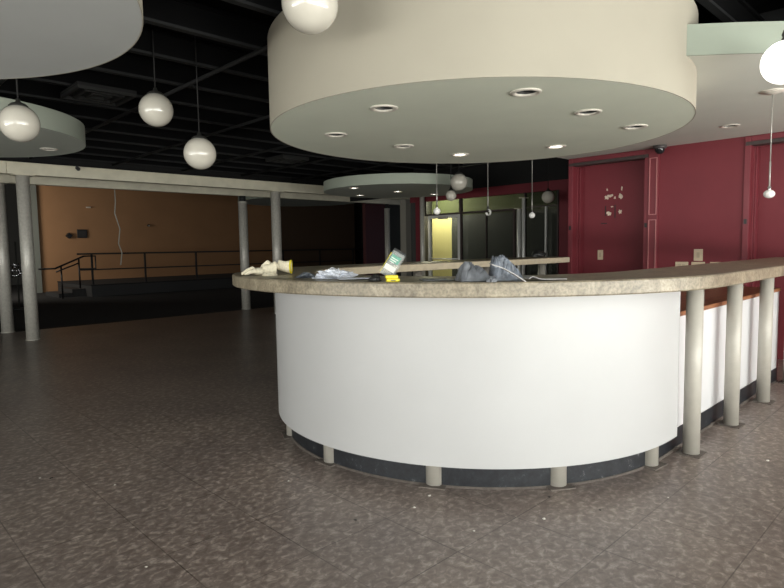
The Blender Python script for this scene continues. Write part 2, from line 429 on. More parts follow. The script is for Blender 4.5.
# storefront partition at u = 6.2 (dark glass), back room behind it
SU = 6.2
mb = MB().box((SU, 1.27, 2.36), (SU+.1, 6.62, 2.54)).box((SU, 1.27, 0), (SU+.1, 2.78, 2.36)).box((SU, 6.31, 0), (SU+.1, 6.45, 2.36))
struct(mb.build('wall_far', M['red'], room=True), 'red wall above and around the glass storefront', 'wall')
struct(MB().box((SU+.02, 1.27, 2.54), (SU+.1, 8.9, H_DECK)).build('wall_far', M['black'], room=True), 'black bulkhead above the red storefront wall', 'wall')
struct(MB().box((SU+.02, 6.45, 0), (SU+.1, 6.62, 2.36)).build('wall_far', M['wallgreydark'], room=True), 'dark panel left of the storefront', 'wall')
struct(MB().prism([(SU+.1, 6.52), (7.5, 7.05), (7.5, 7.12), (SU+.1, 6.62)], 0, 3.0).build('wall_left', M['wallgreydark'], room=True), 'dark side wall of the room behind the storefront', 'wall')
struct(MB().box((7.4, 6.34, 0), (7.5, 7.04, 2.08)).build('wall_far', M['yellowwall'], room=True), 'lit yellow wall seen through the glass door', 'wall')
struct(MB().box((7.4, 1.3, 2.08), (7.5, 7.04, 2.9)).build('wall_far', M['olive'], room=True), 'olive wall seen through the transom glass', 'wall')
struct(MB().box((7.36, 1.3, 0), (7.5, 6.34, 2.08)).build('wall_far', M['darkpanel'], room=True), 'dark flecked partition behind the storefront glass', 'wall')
struct(MB().box((SU+.1, 1.3, 2.9), (7.5, 7.04, 2.98)).build('ceiling', M['wallgreydark'], room=True), 'ceiling of the room behind the storefront', 'ceiling')
# glass door with silver frame
d = MB(); y0, y1, zt, fw = 5.12, 6.04, 2.03, .065
d.box((SU-.03, y0, 0), (SU+.03, y0+fw, zt)).box((SU-.03, y1-fw, 0), (SU+.03, y1, zt)).box((SU-.03, y0+fw, zt-fw), (SU+.03, y1-fw, zt)).box((SU-.03, y0+fw, 0), (SU+.03, y1-fw, .2))
dr = struct(d.build('door_1', M['alu'], room=True), 'silver framed glass door with yellow wall behind', 'door')
MB().box((SU-.006, y0+fw, .2), (SU+.006, y1-fw, zt-fw)).build('pane', M['doorglass'], dr)
MB().tube([(SU-.06, y0+.05, 1.07), (SU-.06, y1-.05, 1.07)], .014).tube([(SU-.06, y0+.06, 1.07), (SU-.02, y0+.06, 1.07)], .012).tube([(SU-.06, y1-.06, 1.07), (SU-.02, y1-.06, 1.07)], .012).build('push_bar', M['alu'], dr)
MB().box((SU-.07, 5.44, zt-.09), (SU-.03, 5.70, zt-.03)).build('door_closer', M['greysteel'], dr)
# transom over door and glazing
f = MB().box((SU-.03, 3.55, 2.03), (SU+.03, 6.2, 2.07)).box((SU-.03, 5.08, 2.07), (SU+.03, 5.14, 2.36)).box((SU-.03, 6.14, 2.07), (SU+.03, 6.2, 2.36))
tr = struct(f.build('window_5', M['darkrail'], room=True), 'transom glass glowing green above the door', 'window')
MB().box((SU-.005, 5.14, 2.07), (SU+.005, 6.14, 2.36)).build('pane', M['doorglass'], tr)
MB().box((SU-.005, 3.74, 2.07), (SU+.005, 5.08, 2.36)).build('pane', M['doorglass'], tr)
f = MB().box((SU-.025, 3.74, 0), (SU+.025, 3.78, 2.03)).box((SU-.025, 4.43, 0), (SU+.025, 4.445, 2.03)).box((SU-.025, 5.08, 0), (SU+.025, 5.12, 2.03)).box((SU-.025, 3.78, 0), (SU+.025, 5.08, .1))
wg = struct(f.build('window_6', M['darkrail'], room=True), 'dark storefront glass right of the glass door', 'window')
MB().box((SU-.005, 3.78, .1), (SU+.005, 5.08, 2.03)).build('pane', M['shopglass'], wg)
f = MB().box((SU-.03, 2.78, 0), (SU+.03, 2.81, 2.36)).box((SU-.03, 3.50, 0), (SU+.03, 3.53, 2.36)).box((SU-.03, 2.81, 2.07), (SU+.03, 3.50, 2.09))
wg2 = struct(f.build('window_7', M['darkrail'], room=True), 'narrow dark storefront glass beside the red wall', 'window')
mo = MB().box((SU-.03, 3.035, 0), (SU+.03, 3.065, 2.07)).build('mullion', M['alu'], wg2); mo['label'] = 'silver mullion'
for a, b in ((2.81, 3.03), (3.07, 3.50)): MB().box((SU-.005, a, .05), (SU+.005, b, 2.36)).build('pane', M['shopglass'], wg2)
MB().box((SU-.005, 6.2, 0), (SU+.005, 6.31, 2.36)).build('trim_6', M['wallgreydark'], room=True)['kind'] = 'structure'

# ================================================================= BAR
def stad(ue_near, ue_far, narc=72):
    """path along near arm (w<0) from u=ue_near, round the end, along the far arm to ue_far"""
    def path(r):
        P = [(ue_near + (0-ue_near)*i/8, -r) for i in range(8)]
        P += [(-r*math.sin(PI*k/narc), -r*math.cos(PI*k/narc)) for k in range(narc+1)]
        P += [(ue_far*i/8, r) for i in range(1, 9)]
        return P
    return path
bar = thing('bar_counter', 'long rounded bar with white curved front and thick stone-look counter', 'bar', rl(0, 0, 0), TH)
full = stad(3.76, 3.76)
ZC0, ZC1, RO, RI = 1.098, 1.1735, 1.834, 1.228
bv = .007
ct = MB().sweep(full, [(RI, ZC0+bv), (RI+bv, ZC0), (RO-bv, ZC0), (RO, ZC0+bv), (RO, ZC1-bv), (RO-bv, ZC1), (RI+bv, ZC1), (RI, ZC1-bv)]).build('countertop', M['counter'], bar, smooth_angle=.5)
ie = MB().sweep(full, [(RI-.005, ZC0+.004), (RI-.0005, ZC0+.004), (RI-.0005, ZC1-.006), (RI-.005, ZC1-.006)]).build('inner_edge', M['paleedge'], bar, smooth_angle=.5)
ie['label'] = 'pale edge strip inside the counter'
fpn = MB().sweep(stad(.095, .095), [(1.520, .136), (1.536, .136), (1.536, ZC0), (1.520, ZC0)]).build('front_panel', M['panel'], bar, smooth_angle=.5)
fpn['label'] = 'smooth white curved front panel'
lw = MB().sweep(stad(2.86, 3.76), [(1.43, .13), (1.465, .13), (1.465, .873), (1.43, .873)]).build('low_panel', M['lowpanel'], bar, smooth_angle=.5)
lw['label'] = 'white lower panels set back behind the pipe columns'
kb = MB().sweep(stad(2.86, 3.76), [(1.43, 0), (1.47, 0), (1.47, .128), (1.43, .128)]).build('kick_plate', M['kick'], bar, smooth_angle=.5)
kb['label'] = 'scuffed blue-black kick plate'
MB().sweep(stad(2.86, 3.76), [(1.47, 0), (1.485, 0), (1.475, .008), (1.47, .008)]).build('floor_bead', M['dusty'], bar, smooth_angle=.5)
bt = MB().sweep(stad(2.87, 3.76), [(.90, .873), (1.478, .873), (1.478, .903), (.90, .903)]).build('bench_top', M['wood'], bar, smooth_angle=.5)
bt['label'] = 'reddish wooden work top under the counter'
ec = MB().box((2.86, -1.465, 0), (2.90, -.92, .872)).build('end_panel', M['red'], bar); ec['label'] = 'dark red end panel of the lower bench'
post_mesh = MB().tube([(0, 0, .006), (0, 0, ZC0)], .050, 24).build('post', M['greysteel'], bar)
plate_mesh = MB().box((-.075, -.075, 0), (.075, .075, .007)).build('foot_plate', M['dusty'], post_mesh)
arc = [(-.146, 1.464), (-.80, 1.215), (-1.265, .705), (-1.45, .0), (-1.31, -.62)]   # (u, V)
arc += [(-.85, -1.2), (-.17, -1.462)]
spots = [(.228, 1.577), (1.05, 1.577), (1.92, 1.577), (2.83, 1.577)] + arc + [(1.05, -1.577), (2.3, -1.577), (3.62, -1.577)]
for i, (u, V) in enumerate(spots):
    if i == 0: p = post_mesh
    else:
        p = post_mesh.copy(); col.objects.link(p); q = plate_mesh.copy(); col.objects.link(q); q.parent = p
    p.location = (u, -V, 0)
    if 4 <= i < 11: p.rotation_euler = (0, 0, math.atan2(-V, u))

# ================================================================= DRUM AND DISCS
def drum(name, label, cat, x, y, R, z0, z1, side, bottom, holes=(), oval=None):
    t = thing(name, label, cat, (x, y, z0))
    h = z1 - z0
    def fit(o):
        if oval:
            k, ang = oval; q = Matrix.Rotation(ang, 3, 'Z'); S = q @ Matrix.Diagonal((k, 1/k, 1)) @ q.inverted()
            o.data.transform(S.to_4x4())
        return o
    fit(MB().lathe([(R-.006, .0), (R, .0), (R, h), (R-.006, h), (R-.006, .0)], 128, smooth=True).build('fascia', side, t, smooth_angle=.6))
    b = fit(MB().lathe([(0, .001), (R-.0065, .001), (R-.0065, .03), (0, .03)], 128, smooth=False).build('soffit_panel', bottom, t))
    fit(MB().lathe([(0, h-.02), (R-.008, h-.02), (R-.008, h), (0, h)], 96, smooth=False).build('top_panel', M['black'], t))
    if holes: cut_holes(b, [(hx-x, hy-y) for hx, hy in holes], 0, d=.06)
    return t
DX, DY, DR, DZ = .699, 4.868, 1.636, 2.2543
HO = (.6667-.699, 4.8627-4.868)
H_OFF = [(-.700, -.972), (-1.095, -.105), (-.538, .480), (.147, -1.316), (.701, -.763), (1.244, -.237)]
H_ON = [(.030, 1.021), (.875, .635)]
H_OFF = [(a+HO[0], b+HO[1]) for a, b in H_OFF]; H_ON = [(a+HO[0], b+HO[1]) for a, b in H_ON]
drum('ceiling_drum', 'large cream drum soffit hanging over the bar', 'ceiling drum', DX, DY, DR, DZ, 2.90, M['cream'], M['sage'], [(DX+a, DY+b) for a, b in H_OFF+H_ON], oval=(1.0193, .8846))
drum('ceiling_disc', 'grey ceiling disc cut off at the top left corner of the photo', 'ceiling disc', -2.7907, 2.5703, 1.623, 2.562, 2.85, M['cream'], M['greypaint'])
drum('ceiling_disc', 'sage ceiling disc behind the globe at the left photo edge', 'ceiling disc', -4.5393, 5.9661, 1.3236, 2.52, 2.72, M['sage_edge'], M['disc_under'], [(-3.871, 6.745)])
D3 = [(-.631, 10.24), (-.60, 11.65), (.133, 11.01), (.87, 11.7)]; Z3 = 2.38
drum('ceiling_disc', 'distant sage ceiling disc above the far bar counter with lit downlights', 'ceiling disc', .144, 11.03, 1.383, Z3, 2.55, M['sage_edge'], M['disc_under'], D3)
drum('ceiling_disc', 'dim grey ceiling disc in the dark stage room', 'ceiling disc', -2.5, 16.2, 1.64, 2.62, 2.80, M['sage_edge'], M['disc_under'])

def downlight(x, y, z, lit, label, group=None):
    t = thing('downlight', label, 'downlight', (x, y, z), 0, group)
    MB().lathe([(.062, .002), (.066, -.008), (.080, -.010), (.092, -.004), (.093, 0), (.088, .0), (.062, .002)], 36).build('trim_ring', M['trimring'], t)
    MB().lathe([(.064, 0), (.058, .07), (0, .075)], 28).build('can', M['can'], t)
    m = M['lampon'] if lit else M['lampoff']
    l = MB().lathe([(0, -.004 if lit else .022), (.03, -.002 if lit else .026), (.048 if not lit else .06, .004 if lit else .04), (.05, .045), (0, .05)], 24).build('lamp', m, t)
    l['label'] = 'glowing lamp' if lit else 'unlit lamp'
    return t
names = ['unlit downlight under the big drum, upper left one of its front row', 'unlit downlight nearest the left rim of the big drum', 'small-looking unlit downlight left of the lit one under the big drum',
         'unlit downlight under the big drum closest to its front rim', 'unlit downlight under the big drum, right of the front-rim one', 'unlit downlight nearest the right rim of the big drum']
for (a, b), n in zip(H_OFF, names): downlight(DX+a, DY+b, DZ, False, n)
for (a, b), n in zip(H_ON, ['lit downlight at the far rim of the big drum, left one', 'lit downlight at the far rim of the big drum, right one']): downlight(DX+a, DY+b, DZ, True, n)
p = rl(2.992, -.958); downlight(p.x, p.y, 2.52, False, 'unlit downlight in the dropped ceiling before the red wall')
p = rl(*LS); downlight(p.x, p.y, 2.52, True, 'lit downlight in the dropped ceiling, half hidden by the big drum rim')
downlight(-3.871, 6.745, 2.52, False, 'unlit downlight in the sage disc at the left photo edge')
for (x, y), n in zip(D3, ['lit downlight in the distant disc, nearest its left front', 'lit downlight in the distant disc, left one at its back', 'lit downlight in the distant disc, middle one', 'lit downlight in the distant disc, rightmost one']): downlight(x, y, Z3, True, n)

# hanging duct box behind the drum rim at upper left of the drum
# ================================================================= PENDANTS
def globe(x, y, z, r, label, top=3.33, lit=False, capr=.45):
    t = thing('globe_pendant', label, 'pendant lamp', (x, y, z))
    MB().ball((0, 0, 0), r, 40, rings=26).build('globe', M['glowglobe'] if lit else M['globe'], t)
    c = r*capr; zc = math.sqrt(r*r - c*c)
    MB().lathe([(c+.004, zc-.004), (c+.005, zc+.006), (c*.8, zc+.022), (.02, zc+.034), (.012, zc+.06), (0, zc+.06)], 28).build('cap', M['cap'], t)
    MB().tube([(0, 0, zc+.05), (0, 0, top-z)], .006, 8).build('stem', M['cord'], t)
    MB().lathe([(0, top-z-.035), (.05, top-z-.03), (.06, top-z), (0, top-z)], 20).build('canopy', M['cap'], t)
globe(-.40, 3.125, 2.607, .146, 'large white globe pendant cut off by the top photo edge before the drum')
globe(-1.975, 5.058, 2.539, .139, 'white globe pendant on a long stem between corner disc and drum')
globe(-1.677, 5.24, 2.199, .139, 'lowest white globe pendant, left of the big drum over the beam')
globe(-2.815, 4.534, 2.331, .139, 'white globe pendant before the sage disc at the left photo edge')
globe(1.095, 9.42, 2.365, .136, 'white globe pendant above the far counter, larger of the touching pair')
globe(.986, 9.60, 2.170, .087, 'small dim globe pendant just below a larger one above the far counter')
globe(2.781, 10.4, 2.185, .110, 'dim brownish globe pendant before the storefront left of the red bay')
gx, gy = 2.312, 3.50
globe(gx, gy, 2.389, .122, 'globe pendant with window light painted as glow at the right photo edge', lit=True, capr=.14)

def mini(x, y, z, top, r, label, squash=.85, broken=False, rod=.22, canopy=True):
    t = thing('mini_pendant', label, 'pendant lamp', (x, y, z))
    if not broken:
        MB().ball((0, 0, 0), r, 24, (1, 1, squash), 16).build('glass_ball', M['whitebulb'], t)
        MB().lathe([(.012, r*squash-.004), (.014, r*squash+.02), (.005, r*squash+.03), (0, r*squash+.03)], 16).build('cap', M['chrome'], t)
    else:
        # remnant of the smashed ball: jagged part of the lower shell left hanging
        b = MB(); n = 14; prev = None
        for i in range(n+1):
            th = -PI*.95 + 1.55*PI*i/n
            jag = .35 + .25*math.sin(i*2.7)
            rr = []
            for k in range(4):
                ph = -.45 + (.9*jag+.3)*k/3
                rr.append(b.bm.verts.new((r*math.cos(th)*math.cos(ph), r*math.sin(ph), r*.9*math.sin(th)*math.cos(ph))))
            if prev:
                for k in range(3): b.bm.faces.new([prev[k], prev[k+1], rr[k+1], rr[k]])
            prev = rr
        o = b.build('broken_glass', M['whitebulb'], t, rot=TH); md = o.modifiers.new('s', 'SOLIDIFY'); md.thickness = .004
        o['label'] = 'broken remnant of a white ball'
        MB().lathe([(0, r*.4), (.016, r*.42), (.016, r+.02), (.005, r+.03), (0, r+.03)], 16).build('cap', M['cap'], t)
    MB().tube([(0, 0, r*squash+.02), (0, 0, r*squash+rod)], .0065, 8).build('rod', M['chain'], t)
    MB().tube([(0, 0, r*squash+rod), (0, 0, top-z-.005)], .0042, 8).build('cord', M['chain'], t)
    MB().lathe([(0, top-z-.03), (.02, top-z-.028), (.085, top-z-.008), (.09, top-z), (0, top-z)], 24).build('canopy', M['trimring'], t)
def mini_at(u, w, z, top, r, label, **k):
    p = rl(u, w); mini(p.x, p.y, z, top, r, label, **k)
mini_at(1.33, 1.53, 1.743, 3.0, .041, 'small white ball pendant before the yellow-lit glass door', squash=.95)
mini_at(2.29, 1.53, 1.760, 3.0, .045, 'small pendant with a broken white ball over the far counter', broken=True)
mini_at(3.29, 1.53, 1.750, 3.0, .042, 'small white ball pendant before the storefront pipes, nearest the red bay', squash=.95)
mini(3.005, 4.675, 1.722, 2.52, .041, 'small white ball pendant hanging before the red wall at the right photo edge', squash=.82)

# ================================================================= CEILING STEEL
n = 0
for k in range(-9, 12):
    w = .76 + .72*k
    t = thing('ceiling_joist', 'long black steel ceiling joist running parallel to the bar', 'joist', rl(0, w, 3.0), TH, 'black ceiling joists')
    MB().box((-9.5, -.03, 0), (16, .03, .022)).build('bottom_flange', M['joist'], t)  # lighter than the web: floor bounce painted into the flange colour
    MB().box((-9.5, -.006, .022), (16, .006, .20)).box((-9.5, -.03, .20), (16, .03, .225)).build('web', M['deck'], t)
for k in range(-7, 10):
    u = -1.66 + 1.36*k
    m = MB().box((u-.035, -5.99, 3.225), (u+.035, 8.9, 3.25)).box((u-.01, -5.99, 3.25), (u+.01, 8.9, H_DECK-.003))
    tag(m.build('ceiling_purlin', M['joist'], room=True), 'black cross purlin under the deck at right angles to the joists', 'purlin', 'black cross purlins')
for k in range(-5, 8):
    u = -.98 + 1.36*k
    m = MB().tube([(u, -5.99, 2.975), (u, 8.8, 2.975)], .02, 8)
    tag(m.build('ceiling_conduit', M['joist'], room=True), 'thin black conduit strapped under the ceiling joists', 'conduit', 'black ceiling conduits')
# air diffusers between the joists
for (u, w), lab in (((-1.52, 3.64), 'dark square air diffuser between the corner disc and the sage disc'), ((2.48, 6.12), 'dark square air diffuser near the distant beam end')):
    t = thing('air_diffuser', lab, 'air diffuser', rl(u, w, 2.93), TH)
    fr = MB()
    for s in (.28, .19, .10): fr.box((-s, -s, 0), (s, -s+.025, .03)).box((-s, s-.025, 0), (s, s, .03)).box((-s, -s+.025, 0), (-s+.025, s-.025, .03)).box((s-.025, -s+.025, 0), (s, s-.025, .03))
    fr.build('grille', M['duct'], t)
    MB().box((-.28, -.28, .03), (.28, .28, .06)).build('back_plate', M['black'], t)

# ================================================================= BEAMS AND COLUMNS AT THE LEFT
b1 = thing('steel_beam', 'long pale beam on columns in front of the stage room', 'beam', rl(0, 7.5, 2.53), TH)
MB().box((-7.5, -.09, 0), (-1.62, .09, .165)).box((-1.615, -.09, 0), (7.15, .09, .165)).build('beam', M['beam'], b1, bevel=.006)
MB().box((-7.5, -.11, .165), (7.15, .09, .178)).build('top_flange', M['beam'], b1)
b2 = thing('steel_beam', 'second pale beam behind the front one, on thinner-looking columns', 'beam', rl(0, 8.85, 2.53), TH)
MB().box((-7.5, -.06, 0), (9.5, .06, .15)).build('beam', M['beam'], b2, bevel=.006)
def column(u, w, r, z1, label, collar=False, m='steel'):
    t = thing('steel_column', label, 'column', rl(u, w), TH)
    MB().tube([(0, 0, .008), (0, 0, z1-(.14 if collar else .012))], r, 28).build('shaft', M[m], t)
    MB().lathe([(0, 0), (r+.012, 0), (r+.012, .008), (0, .008)], 28, smooth=False).build('base_ring', M['steel'], t)
    if collar:
        MB().tube([(0, 0, z1-.14), (0, 0, z1)], r*.72, 20).build('neck', M['joist'], t)
        MB().lathe([(r*.7, z1-.15), (r+.006, z1-.145), (r+.006, z1-.12), (r*.7, z1-.115)], 24).build('collar', M['steel'], t)
    else:
        MB().box((-r-.05, -r-.02, z1-.012), (r+.05, r+.02, z1)).build('cap_plate', M['beam'], t)
column(-1.40, 7.50, .092, 2.53, 'thick steel column under the front beam, nearest the left photo edge of its row')
column(3.11, 7.50, .098, 2.53, 'steel column under the front beam, just left of the bar counter end')
column(-1.48, 8.80, .094, 2.53, 'steel column of the rear row cut off at the left photo edge')
column(3.13, 8.85, .098, 2.53, 'steel column of the rear row seen left of the bar counter end', collar=True)
column(7.60, 8.85, .075, 2.53, 'slim steel column of the rear row before the dark red wall piece', collar=True)
column(6.05, 6.10, .055, 2.50, 'slim steel pipe column at the left side of the glass door')
t = thing('square_post', 'beige square post ending the front beam', 'post', rl(6.99, 7.5), TH)
MB().box((-.14, -.10, .02), (.14, .10, 2.53)).build('shaft', M['post'], t, bevel=.008)
MB().box((-.18, -.13, 0), (.18, .13, .02)).build('base_plate', M['post'], t)
column(6.1, 3.485, .034, 2.26, 'bright pipe column before the storefront, taller of the close pair', m='alu')
column(6.1, 3.590, .038, 2.06, 'bright pipe column before the storefront, shorter of the close pair', m='alu')
# little spotlight on the beam
t = thing('beam_spotlight', 'small black spotlight clamped on the front beam', 'spotlight', rl(-.66, 7.38, 2.66), TH)
MB().tube([(0, -.06, 0), (0, .0, .02)], [.03, .024], 14).build('head', M['blackplastic'], t)
MB().box((-.02, 0, .01), (.02, .03, .06)).build('clamp', M['blackplastic'], t)

# ================================================================= STAGE ROOM
t = thing('stage_platform', 'low black stage platform before the tan wall', 'stage', rl(2.05, 15.85), TH)
MB().box((0, 0, 0), (12.5, 3.5, .33)).build('deck', M['stage'], t)
MB().box((-.015, -.015, .33), (12.5, 3.5, .36)).build('nosing', M['carpet'], t)
t = thing('stage_steps', 'dark steps at the left end of the stage', 'steps', rl(1.3, 16.4), TH)
for k in range(2): MB().box((.37*k, 0, 0), (.37*(k+1), 1.4, .12+.11*k)).build('step', M['stage'], t)
t = thing('stage_railing', 'black two-bar railing along the stage front', 'railing', rl(1.74, 16.0, .36), TH)
for x in (.40, 1.98, 3.70, 5.45, 7.2, 8.95, 10.7, 12.4): MB().box((x-.025, -.025, 0), (x+.025, .025, .93)).build('post', M['rail'], t)
MB().box((0, -.025, .9), (12.4, .025, .95)).build('top_rail', M['rail'], t)
MB().box((0.03, -.02, .43), (12.4, .02, .47)).build('mid_rail', M['rail'], t)
t = thing('stair_handrail', 'black sloping handrail at the left end of the stage', 'handrail', rl(1.12, 15.93, 0), TH)
MB().tube([(-.42, 0, .88), (.0, 0, .88), (.78, 0, 1.22), (1.1, 0, 1.22), (1.1, 0, .84), (.64, 0, .84)], .026, 10).build('hand_rail', M['rail'], t)
MB().tube([(.16, 0, .93), (.16, 0, 0)], .024, 10).build('post', M['rail'], t)
MB().tube([(.64, 0, 1.14), (.64, 0, .27)], .024, 10).build('post', M['rail'], t)
MB().tube([(.02, 0, .78), (.64, 0, 1.02)], .02, 10).build('lower_rail', M['rail'], t)
# things on the tan wall
t = thing('wall_panel', 'black square panel on the tan wall above the stage', 'panel', rl(2.92, 19.385, 1.98), TH)
MB().box((-.16, -.03, -.15), (.16, .012, .15)).build('face', M['blackplastic'], t, bevel=.01)
MB().box((-.10, -.036, -.09), (.10, -.03, .09)).build('inset', M['stage'], t)
t = thing('wall_speaker', 'small black tilted fixture left of the square panel on the tan wall', 'fixture', rl(2.47, 19.385, 1.91), TH)
m = MB().box((-.075, -.12, -.075), (.075, .0, .075)).build('head', M['blackplastic'], t, bevel=.015); m.rotation_euler = (0, .7, .2)
MB().box((-.03, -.02, -.03), (.03, .012, .03)).build('mount', M['blackplastic'], t)
t = thing('wall_light', 'small pale fixture high on the tan wall', 'light', rl(3.165, 19.385, 2.90), TH)
MB().box((-.07, -.06, -.02), (.07, .012, .02)).build('housing', M['trimring'], t, bevel=.006)
t = thing('wall_hook', 'tiny dark fixture with pale spot on the tan wall, midway along', 'fixture', rl(5.234, 19.385, 2.30), TH)
MB().ball((0, -.02, 0), .05, 16, rings=10).build('head', M['blackplastic'], t)
MB().ball((.01, -.065, -.015), .018, 12, rings=8).build('tip', M['trimring'], t)
pts_c = [(0, 0, 2.55), (.01, .02, 2.3), (-.02, 0, 2.08), (.07, .02, 1.78), (.02, 0, 1.5), (.08, .01, 1.32), (.04, 0, 1.08)]
tag(MB().tube(pts_c, .011, 8).build('hanging_cable', M['cable'], loc=rl(.46, 9.0), rot=TH), 'thin pale cable dangling from the rear beam before the tan wall', 'cable')
# chrome clamp on a pole in the dark opening at the far left
t = thing('clamp_stand', 'shiny metal clamp on a dark pole at the far left', 'stand', (-8.98, 14.0, 0), TH)
MB().tube([(0, 0, .02), (0, 0, 1.62)], .018, 10).build('pole', M['cap'], t)
MB().lathe([(0, 0), (.2, 0), (.19, .02), (0, .025)], 20).build('foot', M['blackplastic'], t)
c = MB()
for z in (.80, .92, 1.06): c.tube([(-.14, -.03, z), (.14, -.03, z+.01)], .014, 8)
for x in (-.11, .02, .12): c.tube([(x, -.03, .76), (x+.02, -.03, 1.10)], .012, 8)
c.ball((.06, -.05, .86), .035, 12, rings=8).ball((-.05, -.05, 1.0), .03, 12, rings=8)
c.build('clamp', M['chrome'], t)

# ================================================================= RED WALL THINGS
def plate(u, w, z, wd, ht, label, slots=1):
    t = thing('switch_plate', label, 'switch plate', rl(u, w, z), TH)
    MB().box((-.008, -wd/2, -ht/2), (0, wd/2, ht/2)).build('cover', M['plate'], t, bevel=.003)
    for k in range(slots):
        y = (k-(slots-1)/2)*.046
        MB().box((-.012, y-.016, -.032), (-.008, y+.016, .032)).build('switch', M['platein'], t)
plate(RB, .93, 1.195, .078, .135, 'ivory switch plate in the recessed red bay')
plate(RU, -.43, 1.197, .10, .14, 'ivory switch plate on the red wall, upper of the group', 1)
plate(RU, -.245, 1.055, .15, .12, 'wide ivory plate low on the red wall just above the counter, left one', 2)
plate(RU, -.43, 1.055, .15, .12, 'wide ivory plate low on the red wall under another plate', 2)
plate(RU, -.62, 1.055, .12, .12, 'ivory plate low on the red wall, rightmost of the low row', 2)
t = thing('dome_camera', 'dark dome security camera at the top of the red wall', 'camera', rl(3.66, -.01, 2.52), TH)
MB().lathe([(0, 0), (.075, 0), (.078, -.03), (.06, -.04), (0, -.04)], 28).build('base', M['domebase'], t)
MB().lathe([(.058, -.038), (.056, -.062), (.042, -.088), (.02, -.10), (0, -.103)], 28).build('dome', M['dome'], t)

def patch(w, z, rw, rz, label, seed, m='paper', u=RB, nn=11):
    rnd = random.Random(seed); P = []
    for k in range(nn):
        a = 2*PI*k/nn; s = rnd.uniform(.45, 1.1); P.append((rw*s*math.cos(a), rz*s*math.sin(a)))
    b = MB(); A = [b.bm.verts.new((-.003, p[0], p[1])) for p in P]; B = [b.bm.verts.new((0, p[0]*1.03, p[1]*1.03)) for p in P]
    b.bm.faces.new(A); b.bm.faces.new(B[::-1])
    for k in range(nn): b.bm.faces.new([A[k], B[k], B[(k+1) % nn], A[(k+1) % nn]])
    return tag(b.build('torn_paper_scrap', M[m], loc=rl(u, w, z), rot=TH), label, 'paper scrap', 'torn scraps on the red bay')
patch(.852, 1.975, .034, .034, 'torn pale scrap stuck in the red bay, upper row left', 1)
patch(.800, 2.000, .045, .026, 'torn pale scrap stuck in the red bay, upper row second from left', 2)
patch(.734, 1.968, .020, .022, 'tiny torn scrap in the red bay, middle of the upper row', 3)
patch(.660, 1.990, .036, .050, 'torn pale scrap stuck in the red bay, upper row right', 4)
patch(.640, 2.085, .012, .03, 'thin sliver of paper above the others on the right in the red bay', 5)
patch(.845, 2.085, .014, .022, 'thin sliver of paper above the others on the left in the red bay', 8)
patch(.815, 1.762, .040, .038, 'torn pale scrap in the red bay, lower row left', 6)
patch(.660, 1.775, .038, .042, 'torn pale scrap in the red bay, lower row right', 7)
patch(.775, 1.850, .022, .012, 'small torn scrap between the rows in the red bay', 9)
for i, (w, z, a, b, lab) in enumerate([(.866, 1.795, .006, .07, 'left upright black tape strip in the red bay'), (.730, 1.785, .006, .088, 'right upright black tape strip in the red bay'), (.885, 1.627, .044, .006, 'level black tape strip in the red bay')]):
    tag(MB().box((-.004, -a, -b), (0, a, b)).build('tape_strip', M['blackplastic'], loc=rl(RB, w, z), rot=TH), lab, 'tape strip')

# ================================================================= THINGS ON THE COUNTER
ZT = ZC1
def crumple(name, m, loc, size, rot, seed, amp=.35, freq=2.2, parent=None, sharp=.0, flat=.0, sub=4, smooth=False):
    bm = bmesh.new(); bmesh.ops.create_icosphere(bm, subdivisions=sub, radius=1)
    off = Vector((seed*3.7, seed*1.9, seed*5.1))
    for v in bm.verts:
        p = v.co.copy(); n1 = noise.noise(p*freq+off); n2 = abs(noise.noise(p*freq*2.3+off*1.7)); n3 = noise.noise(p*freq*5+off)
        v.co = p*(1+amp*n1 - amp*1.1*n2 + amp*.25*n3)
        if v.co.z < -flat: v.co.z = -flat - (abs(v.co.z)-flat)*.06
        v.co = Vector((v.co.x*size[0], v.co.y*size[1], v.co.z*size[2]))
    z0 = min(v.co.z for v in bm.verts)
    for v in bm.verts: v.co.z -= z0
    for f in bm.faces: f.smooth = smooth
    me = bpy.data.meshes.new(name); bm.to_mesh(me); bm.free(); me.materials.append(m)
    o = bpy.data.objects.new(name, me); col.objects.link(o); o.location = loc; o.rotation_euler = (0, 0, rot)
    if parent: o.parent = parent
    return o
def drape(name, m, loc, rot, nx, ny, sx, sy, hfun, thick=.003, parent=None):
    bm = bmesh.new()
    V = [[bm.verts.new(((i/nx-.5)*sx, (j/ny-.5)*sy, hfun(i/nx, j/ny))) for j in range(ny+1)] for i in range(nx+1)]
    for i in range(nx):
        for j in range(ny): bm.faces.new([V[i][j], V[i+1][j], V[i+1][j+1], V[i][j+1]])
    bmesh.ops.recalc_face_normals(bm, faces=bm.faces[:])
    me = bpy.data.meshes.new(name); bm.to_mesh(me); bm.free(); me.materials.append(m)
    o = bpy.data.objects.new(name, me); col.objects.link(o); o.location = loc; o.rotation_euler = (0, 0, rot)
    md = o.modifiers.new('s', 'SOLIDIFY'); md.thickness = thick; md.offset = 1
    if parent: o.parent = parent
    return o
